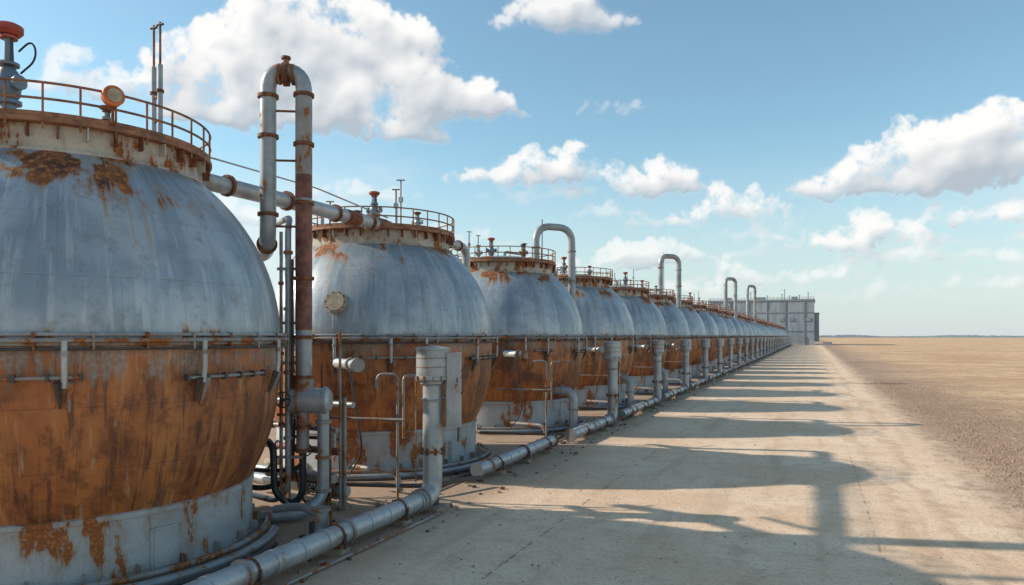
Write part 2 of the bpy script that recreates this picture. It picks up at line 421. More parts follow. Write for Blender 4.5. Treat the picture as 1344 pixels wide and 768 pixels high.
# ------------------------------------------------------------------ big gooseneck by the first tank
CR = Vector((.924, .3827, 0)); CF = Vector((-.3827, .924, 0))
e = empty('gooseneck_pipe', (-20.0, 25.1, 0))
a = MB(); L0 = Vector((-1.3, -.7, 0)); r = .34
a.pipe([(0, 0, 5.2), (0, 0, 19.0), L0+Vector((0, 0, 19.0)), L0+Vector((0, 0, 11.8)), L0+Vector((-2.2, 2.3, 11.5)), L0+Vector((-6, 3.2, 11.5))], r, M_GREY, 20, .95,
       [((0, 0, 18.0), (0, 0, 1)), ((0, 0, 15.9), (0, 0, 1)), ((0, 0, 13.4), (0, 0, 1)), ((0, 0, 10.2), (0, 0, 1)), ((0, 0, 7.7), (0, 0, 1)), ((0, 0, 6.0), (0, 0, 1)),
        (L0+Vector((0, 0, 17.9)), (0, 0, 1)), (L0+Vector((0, 0, 16.2)), (0, 0, 1)), (L0+Vector((0, 0, 12.9)), (0, 0, 1)), (L0+Vector((-.5, .5, 11.72)), (-1, 1, 0))], M_RUST, 1.28)
a.tube([(0, 0, 8.0), (0, 0, 13.3)], r+.01, M_DRUST, 20)
a.tube([(0, 0, 13.6), (0, 0, 14.6)], r+.012, M_DRUST, 20); a.tube([(0, 0, 14.6), (0, 0, 17.9)], r+.012, M_MID, 20)
mid = L0*.5+Vector((0, 0, 18.86))
a.flange(mid, L0, r*1.45, M_RUST, .22, 18); a.flange(mid+L0*.18, L0, r*1.3, M_RAIL, .1, 18); a.flange(mid-L0*.2, L0, r*1.3, M_RUST, .1, 18)
a.cyl(mid, mid+Vector((0, 0, .75)), .13, M_RAIL, 10); a.flange(mid+Vector((0, 0, .7)), (0, 0, 1), .2, M_RUST, .1)
for z in (17.3, 15.2, 12.4):
    a.tube([Vector((0, 0, z)), L0+Vector((0, 0, z))], .05, M_RUST, 8)
obj('inverted_u_pipe', a.mesh('inverted_u_pipe'), e)
a = MB()
p = Vector((-.62, -.25, 0))
a.pipe([p+Vector((-3, 2.4, 12.9)), p+Vector((-.3, .5, 12.9)), p+Vector((0, 0, 12.4)), p+Vector((0, 0, 1.2)), p+Vector((-.8, .2, .6)), p+Vector((-3.4, 1.0, .6))], .13, M_GREY, 12, .7,
       [(p+Vector((0, 0, z)), (0, 0, 1)) for z in (11.3, 8.9, 6.2, 3.4)], M_MID, 1.5)
p = Vector((-.95, -.3, 0))
a.pipe([p+Vector((0, 0, 12.2)), p+Vector((0, 0, 1.0)), p+Vector((.9, -.4, .5))], .075, M_MID, 10, .4, [(p+Vector((0, 0, z)), (0, 0, 1)) for z in (10, 7, 4)], M_RUST, 1.6)
p = Vector((-.35, -.3, 0))
a.pipe([p+Vector((0, 0, 11.0)), p+Vector((0, 0, 4.0))], .06, M_DARK, 8, .4)
for z in (10.6, 8.3, 6.6, 4.4, 2.6):
    a.box((-.5, -.28, z), (1.1, .08, .12), M_MID, .35)
obj('service_pipes', a.mesh('service_pipes'), e)
a = MB()
d0 = -CR*.62+Vector((.1, 0, 5.0)); d1 = CR*.95+Vector((.1, 0, 5.0))
a.tube([d0-CR*.12, d0, d1, d1+CR*.12], [.38, .54, .54, .40], M_GREY2, 26); a.flange(d1-CR*.1, CR, .60, M_GREY, .12, 26); a.flange(d0+CR*.35, CR, .58, M_MID, .12, 26)
a.cyl((0, 0, 5.2), (0, 0, 6.0), .42, M_MID, 18)
q = CR*.75
a.pipe([q+Vector((.1, 0, 4.7)), q+Vector((.1, 0, .9)), q+Vector((-.2, -.9, .35)), q+Vector((-1.8, -2.0, .3))], .25, M_GREY, 16, .5,
       [(q+Vector((.1, 0, z)), (0, 0, 1)) for z in (4.1, 2.6, 1.2)], M_MID, 1.35)
a.pipe([(-.05, 0, 4.6), (-.05, 0, 2.8)], .27, M_MID, 16, 0, [((-.05, 0, 3.9), (0, 0, 1)), ((-.05, 0, 2.9), (0, 0, 1))], M_RUST, 1.3)
for s_ in (-.2, .25):
    a.cyl(q+Vector((s_, .3, 0)), q+Vector((s_, .3, 6.6)), .045, M_RUST, 8)
a.wheel(d0+Vector((.2, -.75, .1)), .32, .035, M_DARK, (.3, -1, 0)); a.cyl(d0+Vector((.3, -.3, .1)), d0+Vector((.2, -.75, .1)), .05, M_DARK, 8)
obj('valve_drum', a.mesh('valve_drum'), e)
a = MB()
a.pipe([Vector((-.05, 0, 2.9)), Vector((-.05, 0, 1.0)), -CR*.5+Vector((0, 0, .55)), -CR*1.25+Vector((0, 0, 1.0)), -CR*1.3+Vector((0, 0, 3.0)), -CR*1.8+Vector((0, .4, 3.2))], .15, M_HOSE, 14, .8)
a.pipe([-CR*.65+Vector((0, .3, 4.2)), -CR*.75+Vector((0, .3, 1.6)), -CR*1.9+Vector((0, .3, 1.15)), -CR*3+Vector((0, .5, 1.3))], .12, M_HOSE, 12, .8)
a.pipe([-CR*.2+Vector((0, .5, 3.6)), -CR*.35+Vector((0, .5, 2.0)), -CR*1.6+Vector((0, .6, 1.9)), -CR*3+Vector((0, .9, 1.9))], .09, M_DARK, 10, .6)
obj('flexible_hoses', a.mesh('flexible_hoses'), e)
# manifold between the first two tanks
a = MB()
for (y, z, r_, mm) in ((1.2, 1.5, .22, M_GREY), (1.6, 2.6, .16, M_DRUST), (1.4, 3.6, .12, M_MID), (2.1, .75, .28, M_GREY2), (2.6, 4.6, .14, M_GREY)):
    a.pipe([(-5.5, y+.8, z), (-1.5, y, z), (.9, y-.3, z)], r_, mm, 12, .5, [((-1.6, y, z), (1, 0, 0)), ((.3, y-.2, z), (1, 0, 0)), ((-3.2, y+.35, z), (1, 0, 0))], M_MID, 1.5)
    a.wheel((-.6, y-.75, z+.1), .28, .03, M_RED if z in (1.5,) else M_DARK, (.2, -1, 0)); a.cyl((-.6, y-.1, z), (-.6, y-.75, z+.1), .05, M_DARK, 8)
for x in (-2.2, .0, .9): a.box((x, 1.6, 2.5), (.16, .16, 5.0), M_MID); a.box((x, 1.6, .08), (.5, .5, .16), M_CONC)
for z in (1.1, 3.1, 5.0): a.box((-.6, 1.7, z), (3.2, .1, .14), M_RUST)
a.box((.55, 1.1, 3.2), (.5, .25, .7), M_GREY2, .3, .03); a.box((-1.5, 1.1, 4.1), (.4, .22, .5), M_GREY, .3, .03)
a.pipe([(.55, 1.1, 2.85), (.6, 1.0, 1.0), (.2, 1.2, .3), (-1.5, 1.5, .2)], .04, M_HOSE, 6, .5); a.pipe([(-1.5, 1.05, 3.9), (-1.4, .9, 2.2), (-1.0, 1.0, .6), (-.8, 1.2, .1)], .04, M_HOSE, 6, .5)
a.cyl((.9, 1.3, 0), (.9, 1.3, 8.0), .06, M_MID, 8)
obj('valve_manifold', a.mesh('valve_manifold'), None, (-20.2, 25.4, 0))

for (ty, ztop, w) in ((58.9, 17.9, .33), (118.3, 21.2, .42), (217.3, 24.6, .5), (296.5, 27.5, .55)):
    a = MB(); dy = 6.3
    A_ = Vector((XR+1.9-(XR+4.5), 3.6-dy, 0))
    a.pipe([(0, 0, 0), (0, 0, ztop), A_+Vector((0, 0, ztop)), A_+Vector((0, 0, 14.4))], w, M_GREY, 14, 1.3,
           [((0, 0, z), (0, 0, 1)) for z in (ztop-2.2, ztop-5, 8, 4)]+[(A_+Vector((0, 0, ztop-2)), (0, 0, 1))], M_MID, 1.25)
    a.cyl(A_+Vector((.5, .3, 14)), A_+Vector((.5, .3, ztop+.6)), .05, M_MID, 6)
    obj('gooseneck_pipe', a.mesh('gooseneck_pipe'), None, (XR+4.5, ty+dy, 0))

def standpipes():
    a = MB()
    a.pipe([(-1.7, .5, 6.45), (.4, -.9, 6.45)], .24, M_GREY2, 14, 0, [((.4, -.9, 6.45), (1, -.7, 0)), ((-.2, -.5, 6.45), (1, -.7, 0))], M_MID, 1.35)
    a.pipe([(1.2, 1.2, 0), (1.2, 1.2, 5.95), (.3, .9, 5.95), (.2, .9, 5.3)], .065, M_MID, 8, .25)
    a.pipe([(-2.2, 0, 3.9), (1.9, .6, 3.9)], .06, M_MID, 8, 0)
    a.pipe([(1.7, .9, 3.0), (1.7, .9, 5.9), (2.6, 2.4, 5.9)], .06, M_MID, 8, .2)
    a.box((1.2, 1.2, 3.9), (.2, .2, .35), M_DARK)
    a.pipe([(-2, 2.3, 1.2), (.8, 1.8, 1.2), (1.0, 1.8, .3)], .13, M_MID, 12, .4)
    a.pipe([(-3.5, 0, .7), (2, 2.2, .55), (3.5, 5.5, .5)], .11, M_DARK, 10, .8)
    a.pipe([(-1.2, .8, 6.2), (-.9, .7, 4.8), (-.5, .9, 2.2), (-1.6, 1.3, 1.0)], .045, M_HOSE, 6, .7)
    return a.mesh('standpipe_cluster')
SM = standpipes()
for i, y in enumerate((28.2, 48.0, 68.0, 88.0, 108)): obj('standpipe_cluster', SM, None, (-19.2 if i == 0 else -18.9, y, 0))
def elbowpipe():
    a = MB()
    a.pipe([(-1.8, 0, 3.3), (0, 0, 3.3), (0, 0, .3)], .36, M_GREY, 16, .9, [((0, 0, 1.8), (0, 0, 1)), ((0, 0, .3), (0, 0, 1)), ((-1.0, 0, 3.3), (1, 0, 0))], M_MID, 1.3)
    a.box((0, 0, .12), (1.1, 1.1, .3), M_CONC, 0, .05)
    return a.mesh('elbow_outlet_pipe')
EM = elbowpipe()
for i in (2, 3, 4, 5, 6): obj('elbow_outlet_pipe', EM, None, (-17.9, TY[i]-3.0+.2*i, 0))

# ------------------------------------------------------------------ vent posts with ground pipes
XP = -16.0
def vent_post(box=True, seg=24):
    a = MB()
    a.pipe([(0, 0, 5.8), (0, 0, .62), (0, -1.5, .58)], .44, M_GREY2, seg, .95,
           [((0, 0, 4.9), (0, 0, 1)), ((0, 0, 2.6), (0, 0, 1)), ((0, -1.0, .6), (0, 1, 0))], M_MID, 1.16, .1)
    a.lathe([(.44, 5.55), (.56, 5.62), (.56, 5.75), (.76, 5.8), (.76, 5.92), (.73, 5.95), (.73, 7.1), (.76, 7.12), (.76, 7.22), (.70, 7.24), (.2, 7.3), (.01, 7.3)], M_GREY2, 32)
    for z in (6.35, 6.75): a.lathe([(.735, z), (.75, z+.01), (.75, z+.04), (.735, z+.05)], M_MID, 32)
    for i in range(12):
        an = i*math.pi/6; a.box((math.cos(an)*.78, math.sin(an)*.78, 5.86), (.1, .07, .22), M_MID, an)
    for i in range(8):
        an = i*math.pi/4; a.box((math.cos(an)*.50, math.sin(an)*.50, 2.62), (.14, .07, .3), M_RUST, an)
    a.box((0, 0, .1), (1.3, 1.5, .24), M_CONC, .1, .1)
    a.cyl((0, 0, 0), (0, 0, .5), .3, M_DARK, 12)
    if box:
        c = CR*.95
        a.box(c+Vector((0, 0, 5.35)), (.66, .72, 3.3), M_GREY2, .39, .04)
        a.box(c-CF*.37+Vector((0, 0, 6.1)), (.55, .05, 1.5), M_GREY2, .39, .01)
        a.box(c-CF*.37+Vector((0, 0, 4.5)), (.55, .05, 1.3), M_GREY2, .39, .01)
        a.box(c-CF*.41+CR*.18+Vector((0, 0, 5.8)), (.05, .04, .2), M_DARK, .39)
        a.box(c*.65+Vector((0, 0, 5.0)), (.7, .12, .14), M_MID, .39); a.box(c*.65+Vector((0, 0, 6.2)), (.7, .12, .14), M_MID, .39)
        a.cyl(c+CR*.2+Vector((0, 0, 3.8)), c+CR*.2+Vector((0, 0, 3.0)), .04, M_DARK, 6)
        for z in (6.2, 5.9, 5.2): a.box(c+CR*.36+Vector((0, 0, z)), (.1, .3, .06), M_RUST, .39)
        a.cyl(-CR*.75+Vector((0, 0, 1.2)), -CR*.75+Vector((0, 0, 5.8)), .035, M_MID, 6)
    return a.mesh('vent_post')
def ground_pipe(L, r=.36, sup=4.0, seg=20):
    a = MB(); a.tube([(0, 0, .62), (0, -L, .62)], r, M_GREY2, seg)
    n = int(L/1.25)
    for i in range(n+1):
        y = -L*i/max(n, 1); k = i % 4
        a.flange((0, y, .62), (0, 1, 0), r*(1.26 if k == 0 else 1.07), M_MID if k == 0 else M_GREY2, .12 if k == 0 else .2, seg)
    ns = max(2, int(L/sup))
    for i in range(ns):
        y = -L*(i+.4)/ns
        a.box((0, y, .12), (1.1, .5, .24), M_CONC, 0, .05); a.box((0, y, .27), (.75, .26, .22), M_RUST)
        a.flange((0, y+.1, .62), (0, 1, 0), r*1.12, M_RUST, .08, seg)
        a.cyl((.5, y, .2), (.5, y, .75), .05, M_DARK, 8); a.cyl((-.5, y, .2), (-.5, y, .75), .05, M_DARK, 8)
    return a.mesh('ground_pipe')
VP1 = vent_post(True); VP2 = vent_post(False, 16)
GP1 = ground_pipe(17.0, .38)
obj('vent_post', VP1, None, (-15.7, 28.6, 0)); obj('ground_pipe', GP1, None, (-15.7, 27.3, 0))
obj('ground_pipe', ground_pipe(12.0, .36, 3.5), None, (-16.4, 46.8, 0))
GP2 = ground_pipe(10.5, .38); GP3 = ground_pipe(15.5, .36, 5, 12)
y = 61.5; k = 0
while y < 640:
    obj('vent_post', VP2, None, (XP, y, 0)); obj('ground_pipe', GP2 if k == 0 else GP3, None, (XP, y-1.4, 0))
    y += 19.8; k += 1
a = MB()
a.box((0, 0, .12), (1.3, 1.1, .26), M_CONC, .2, .1); a.cyl((0, 0, .2), (0, 0, 1.35), .24, M_GREY, 14); a.flange((0, 0, 1.3), (0, 0, 1), .36, M_MID)
a.flange((0, 0, .35), (0, 0, 1), .38, M_RUST); a.cyl((.3, .2, .2), (.3, .2, 1.0), .05, M_RUST, 8); a.box((-.4, .1, .5), (.3, .3, .5), M_DARK, .3, .03)
a.pipe([(0, 0, 1.1), (-1.6, .8, 1.1), (-3.0, 1.0, .8)], .16, M_GREY, 12, .5)
obj('valve_pedestal', a.mesh('valve_pedestal'), None, (-16.9, 22.2, 0))
a = MB()
for (R_, z, r, mm, a0, a1) in ((6.95, .42, .11, M_MID, -80, 50), (7.25, .2, .16, M_GREY, -80, 35), (7.75, .16, .09, M_DARK, -80, 20)):
    a.torus((0, 0, z), R_, r, mm, 48, 10, rad(a0), rad(a1))
BR = a.mesh('base_ring_pipes')
for i in (0, 1, 2, 3): obj('base_ring_pipes', BR, None, (XR, TY[i], 0))
a = MB(); rr_ = random.Random(4)
for (x, z, r, mm) in ((-17.3, .14, .07, M_DARK), (-17.6, .12, .055, M_RUST), (-14.9, .1, .05, M_MID)):
    pts = [(x+rr_.uniform(-.06, .06), 10+i*9.0, z) for i in range(40 if x < -15 else 3)]; a.tube(pts, r, mm, 8)
obj('ground_conduits', a.mesh('ground_conduits'))
a = MB()
for i in range(420):
    yy = 14+rr_.random()**1.6*120; xx = rr_.uniform(-18.6, -14.0); s_ = rr_.uniform(.03, .17)
    a.box((xx, yy, .02+s_*.3), (s_*1.6, s_, s_*.8), rr_.choice([M_CONC, M_CONC, M_RUST, M_DARK]), rr_.uniform(0, 3), s_*.3)
obj('rubble', a.mesh('rubble'))

# ------------------------------------------------------------------ ground
def dirt_colour(T, tc, o, med, fine):
    big = T.noise(T.comb(T.m('MULTIPLY', o[0], .03), T.m('MULTIPLY', o[1], .05), 0.0), 1.0, 5, .65)
    c = T.mix(T.mr(big, .40, .60), (0.56, 0.345, 0.19), (0.74, 0.495, 0.29))
    c = T.mix(T.mr(med, .45, .60, 0, .65), c, (0.40, 0.235, 0.13))
    c = T.mix(T.mr(fine, .5, .64, 0, .5), c, (0.28, 0.17, 0.10))
    wob = T.m('MULTIPLY', big, 14.0)
    g = T.mr(T.m('ADD', o[0], wob), 17.0, 36.0, .88, 0)
    gr = T.mix(T.mr(fine, .40, .6), (0.50, 0.35, 0.235), (0.22, 0.145, 0.10))
    gr = T.mix(T.mr(med, .46, .58, 0, .6), gr, (0.27, 0.175, 0.12))
    return T.mix(g, c, gr)
def mat_field():
    m, T, b = newmat('dry_sand_field'); tc = T.n('ShaderNodeTexCoord').outputs['Object']; o = T.xyz(tc)
    med = T.noise(tc, .30, 6, .74); fine = T.noise(tc, 2.6, 4, .78)
    c = dirt_colour(T, tc, o, med, fine)
    finish(T, b, c, .95, 0., T.m('ADD', T.m('MULTIPLY', med, 2.0), fine), .9, .22)
    return m
def mat_conc():
    m, T, b = newmat('dusty_concrete'); tc = T.n('ShaderNodeTexCoord').outputs['Object']; o = T.xyz(tc)
    st = T.comb(T.m('MULTIPLY', o[0], .55), T.m('MULTIPLY', o[1], .05), 0.0)
    n1 = T.noise(tc, .13, 4, .62); n2 = T.noise(tc, .9, 6, .76); n3 = T.noise(tc, 6, 4, .8); n4 = T.noise(st, 1.0, 3, .6)
    c = T.mix(T.mr(n1, .36, .62), (0.70, 0.485, 0.315), (0.80, 0.60, 0.425))
    c = T.mix(T.mr(n2, .47, .64, 0, .5), c, (0.54, 0.365, 0.235))
    c = T.mix(T.mr(n3, .49, .64, 0, .5), c, (0.42, 0.285, 0.185))
    c = T.mix(T.mr(n3, .44, .36, 0, .35), c, (0.84, 0.68, 0.51))
    c = T.mix(T.mr(n4, .53, .66, 0, .45), c, (0.52, 0.35, 0.22))
    xx = T.m('ADD', o[0], T.m('MULTIPLY', T.m('SUBTRACT', n1, .5), 5.0))
    for x0, st_ in ((5.2, .55), (3.4, .45), (7.8, .4), (-2.0, .35)):
        tr = T.mr(T.m('ABSOLUTE', T.m('SUBTRACT', xx, x0)), .1, .55, st_, 0)
        c = T.mix(T.m('MULTIPLY', tr, T.mr(n2, .3, .6)), c, (0.46, 0.30, 0.19))
    jx = T.m('PINGPONG', T.m('ADD', o[0], 9.7), 6.0); jy = T.m('PINGPONG', o[1], 7.0)
    j1 = T.mr(jx, .03, .07, 1, 0); j2 = T.mr(jy, .02, .05, 1, 0)
    jj = T.m('MULTIPLY', T.m('MAXIMUM', j1, T.m('MULTIPLY', j2, .4)), T.m('MULTIPLY', T.mr(n2, .48, .58, 0, .75), T.mr(o[0], 0, 6, 1, 0)))
    c = T.mix(jj, c, (0.28, 0.19, 0.125))
    gr = T.mr(T.m('ADD', o[0], T.m('MULTIPLY', n2, 5.0)), -13.7, -9.5, .8, 0)
    c = T.mix(gr, c, T.mix(T.mr(n3, .35, .65), (0.21, 0.14, 0.092), (0.36, 0.25, 0.17)))
    ed = T.mr(T.m('ADD', o[0], T.m('ADD', T.m('MULTIPLY', n1, 5.0), T.m('MULTIPLY', n2, 4.0))), 11.0, 14.2)
    c = T.mix(ed, c, dirt_colour(T, tc, o, n2, n3))
    finish(T, b, c, .92, 0., T.m('SUBTRACT', T.m('ADD', T.m('MULTIPLY', n2, 1.5), n3), jj), .7, .055)
    return m
me = bpy.data.meshes.new('ground'); s_ = 30000
me.from_pydata([(-s_, -2000, 0), (s_, -2000, 0), (s_, s_, 0), (-s_, s_, 0)], [], [(0, 1, 2, 3)]); me.materials.append(mat_field()); obj('ground', me)
vs = []; fs = []; N = 900
for i in range(N+1):
    y = -30+760*(i/N)**1.6
    vs.append((-90, y, .012)); vs.append((10.6+mnoise.fractal(Vector((3.1, y*.35, 0)), 1.0, 2.0, 5)*1.0+mnoise.noise(Vector((9, y*.05, 0)))*.8, y, .012))
    if i: k = 2*i; fs.append((k-2, k-1, k+1, k))
me = bpy.data.meshes.new('concrete_service_road'); me.from_pydata(vs, [], fs); me.materials.append(mat_conc()); obj('concrete_service_road', me)
a = MB(); rg = random.Random(11)
M_STONE = mat_plain('gravel_stone', (0.38, 0.255, 0.17), (0.23, 0.15, 0.10), .9, 0, 9)
for i in range(20000):
    y = 14+rg.random()**1.8*130; x = 9.2+abs(rg.gauss(0, 1))*4.5+rg.uniform(-1, 1); s_ = rg.uniform(.02, .085)*(1+1.2*rg.random()**4)
    if i % 12 == 0: x = rg.uniform(-14, 10); s_ *= .6
    b0 = len(a.v); mi = a.mat(M_STONE); an = rg.uniform(0, 6)
    for j in range(4): a.v.append(Vector((x+math.cos(an+j*1.57)*s_*rg.uniform(.7, 1.2), y+math.sin(an+j*1.57)*s_*rg.uniform(.7, 1.2), 0)))
    a.v.append(Vector((x+rg.uniform(-.3, .3)*s_, y, .012+s_*rg.uniform(.5, .9))))
    for j in range(4): a.f.append((b0+j, b0+(j+1) % 4, b0+4)); a.mi.append(mi)
obj('gravel', a.mesh('gravel', 20))

# ------------------------------------------------------------------ industrial building at row end
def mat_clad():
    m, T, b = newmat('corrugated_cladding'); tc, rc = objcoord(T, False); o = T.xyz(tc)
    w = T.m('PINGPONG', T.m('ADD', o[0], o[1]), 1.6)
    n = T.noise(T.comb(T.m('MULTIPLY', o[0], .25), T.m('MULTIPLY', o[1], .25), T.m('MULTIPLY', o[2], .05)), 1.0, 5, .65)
    c = T.mix(T.mr(n, .38, .62), (0.31, 0.355, 0.385), (0.225, 0.265, 0.295)); c = T.mix(T.mr(w, 0, .25, .35, 0.0), c, (0.17, 0.20, 0.225))  # cladding greys paled and blued, with atmospheric haze put into the colour
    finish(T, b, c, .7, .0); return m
M_CLAD = mat_clad(); M_ROOF = mat_plain('roof_trim', (0.22, 0.25, 0.275), (0.27, 0.30, 0.325), .6, .1, .3)
e = empty('industrial_building', (0, 668, 0))
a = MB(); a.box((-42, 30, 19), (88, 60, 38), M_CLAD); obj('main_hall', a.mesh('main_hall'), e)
a = MB(); a.box((-42, 30, 38.7), (89.2, 61.2, 1.4), M_ROOF); a.box((-42, -.2, 28), (88.4, .4, .6), M_ROOF); a.box((-42, -.2, 12), (88.4, .4, .6), M_ROOF)
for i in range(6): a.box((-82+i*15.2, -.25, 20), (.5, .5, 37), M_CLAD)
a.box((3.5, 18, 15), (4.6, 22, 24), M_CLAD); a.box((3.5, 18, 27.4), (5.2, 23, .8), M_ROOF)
for x in (-8, -30, -52): a.box((x, -.6, 4), (5, .5, 8), M_ROOF)
for x in (-3, -16, -24, -45): a.box((x, -.3, 22), (4, .3, 3), M_ROOF)
obj('trim_and_doors', a.mesh('trim_and_doors'), e)
a = MB()
for i in range(30):
    x = -84+i*2.95; a.cyl((x, 1, 39), (x, 1, 41.2), .13, M_ROOF, 5)
for h in (40.2, 41.2): a.cyl((-86, 1, h), (2, 1, h), .13, M_ROOF, 5)
for (x, h) in ((-3, 6), (-10, 4), (-22, 9), (-24, 5), (-36, 4), (-50, 7), (-64, 5), (-18, 3.5)):
    a.cyl((x, 6, 39), (x, 6, 39+h), .35, M_ROOF, 8); a.box((x, 6, 39+h), (1.6, .5, .5), M_ROOF)
for (x, w) in ((-14, 5), (-42, 8), (-70, 6)): a.box((x, 12, 40.6), (w, 5, 3), M_ROOF)
obj('roof_equipment', a.mesh('roof_equipment'), e)
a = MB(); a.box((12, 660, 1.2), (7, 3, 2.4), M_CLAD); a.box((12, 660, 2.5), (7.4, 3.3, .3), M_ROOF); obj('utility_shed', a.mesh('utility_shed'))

M_TREES = mat_plain('haze_tinted_foliage', (0.17, 0.21, 0.24), (0.22, 0.26, 0.285), .95, 0, .02)  # blue-grey base colour paints distance haze onto trees and pylons
vs = []; fs = []; N = 1400
for i in range(N+1):
    x = -3500+8500*i/N; h = max(1.2, 5+6*mnoise.fractal(Vector((x*.004, 1, 0)), 1, 2, 5)+3.2*mnoise.noise(Vector((x*.05, 4, 0))))
    y = 3600+200*mnoise.noise(Vector((x*.001, 7, 0)))
    for dy, hh in ((0, 0), (8, h*.8), (25, h), (50, 0)): vs.append((x, y+dy, hh+ (4 if 0 < hh else 0)))
    if i:
        for q in range(3): k = 4*i+q; fs.append((k-4, k, k+1, k-3))
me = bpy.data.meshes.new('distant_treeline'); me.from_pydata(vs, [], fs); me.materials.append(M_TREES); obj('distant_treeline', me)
for (x, y) in ((820, 3000), (900, 3020), (730, 3100), (985, 3050)):
    a = MB()
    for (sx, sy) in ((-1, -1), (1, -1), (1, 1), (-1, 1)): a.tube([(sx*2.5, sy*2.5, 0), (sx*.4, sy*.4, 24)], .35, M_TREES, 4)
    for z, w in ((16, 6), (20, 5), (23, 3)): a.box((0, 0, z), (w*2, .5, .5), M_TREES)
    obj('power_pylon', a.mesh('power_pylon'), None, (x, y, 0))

# ------------------------------------------------------------------ world: sky + procedurally computed cumulus field (azimuth / elevation map)
SUN_EL, AZ = 30.0, 14.0
rs_ = np.random.RandomState(5)
PPD = 20; KS = PPD/14.0; A0, A1, E1 = -110.0, 70.0, 42.0
NX, NY = int((A1-A0)*PPD), int(E1*PPD)
def vnoise(cell_x, cell_y):
    gx, gy = int(math.ceil(NX/cell_x))+2, int(math.ceil(NY/cell_y))+2
    g = rs_.rand(gy, gx).astype(np.float32)
    X = np.arange(NX)/cell_x; Y = np.arange(NY)/cell_y
    xi = X.astype(int); yi = Y.astype(int); fx = (X-xi).astype(np.float32); fy = (Y-yi).astype(np.float32)
    fx = fx*fx*(3-2*fx); fy = (fy*fy*(3-2*fy))[:, None]
    a_ = g[yi][:, xi]; b_ = g[yi][:, xi+1]; c_ = g[yi+1][:, xi]; d_ = g[yi+1][:, xi+1]
    return (a_*(1-fx)+b_*fx)*(1-fy)+(c_*(1-fx)+d_*fx)*fy
def fbm(cell, octv, gain=.5, asp=1.0):
    o_ = np.zeros((NY, NX), np.float32); am = 1; t = 0
    for k_ in range(octv):
        c_ = cell*KS/(1.93**k_)
        if c_ < 1.2: break
        o_ += am*vnoise(c_*asp, c_); t += am; am *= gain
    return o_/t
def blur(a_, n_):
    n_ = max(1, int(round(n_*KS)))
    for _ in range(2):
        for ax in (0, 1):
            c_ = np.cumsum(np.concatenate([np.repeat(np.take(a_, [0], ax), n_+1, ax), a_, np.repeat(np.take(a_, [-1], ax), n_, ax)], ax), ax, dtype=np.float64)
            a_ = ((np.take(c_, range(2*n_+1, c_.shape[ax]), ax)-np.take(c_, range(0, c_.shape[ax]-2*n_-1), ax))/(2*n_+1)).astype(np.float32)
    return a_
# az, el(centre), half width, half height, opacity
CL = [(-37.5, 22.6, 12, 4.8, 1), (-41, 20.5, 9, 4.4, 1), (-29.5, 19.4, 8, 3.2, 1), (-43, 18.2, 6, 3.6, 1), (-35, 17.4, 7, 2.8, .9), (-52.2, 17.5, 5, 1.8, .7), (-47, 26.5, 7, 2.5, 1), (-18.4, 24.6, 5.6, 1.9, .8), (-14.8, 17.8, 2.4, .9, .5),
      (-21, 13.6, 6.8, 2.0, .9), (-12.6, 12.3, 5.6, 1.6, .9), (-22, 11.2, 4.0, .8, .4), (8.5, 12.3, 8.8, 2.9, 1), (9.5, 13.6, 6.4, 3.2, 1), (3.4, 11.8, 5, 1.9, 1), (13.5, 12.6, 6.5, 3.0, 1), (8, 11.0, 8, 1.5, 1),
      (11, 8.6, 4.8, 1.3, .9), (-6.7, 10.0, 6.4, 1.7, .9), (-4.5, 9.4, 4, 1.3, .8), (2.2, 7.3, 8.2, 1.6, .85), (-15, 9.9, 3.0, .8, .45), (7.0, 5.5, 8, 1.0, .65), (-13.1, 6.6, 7, 1.8, .7), (-34.5, 11.3, 4.5, 1.0, .5), (-2.5, 4.9, 7.8, 1.2, .65), (11.5, 4.0, 5, .9, .6), (-9, 3.4, 6, 1.1, .55), (4, 3.2, 7, .9, .5), (14, 7.0, 3, 1.0, .75),
      (-3.5, 8.2, 4, 1.0, .65), (-27, 8.2, 5, 1.1, .5), (-44, 9, 6, 1.3, .5), (28, 12, 8, 2.5, 1), (36, 19, 6, 2.5, 1), (-70, 14, 9, 2.5, 1), (22, 6, 6, 1, .7), (-92, 20, 10, 4, 1), (55, 18, 9, 3, 1), (-75, 28, 8, 3, 1)]
H = np.zeros((NY, NX), np.float32); UP = np.zeros((NY, NX), np.float32); OP = np.zeros((NY, NX), np.float32)
rc_ = random.Random(33)
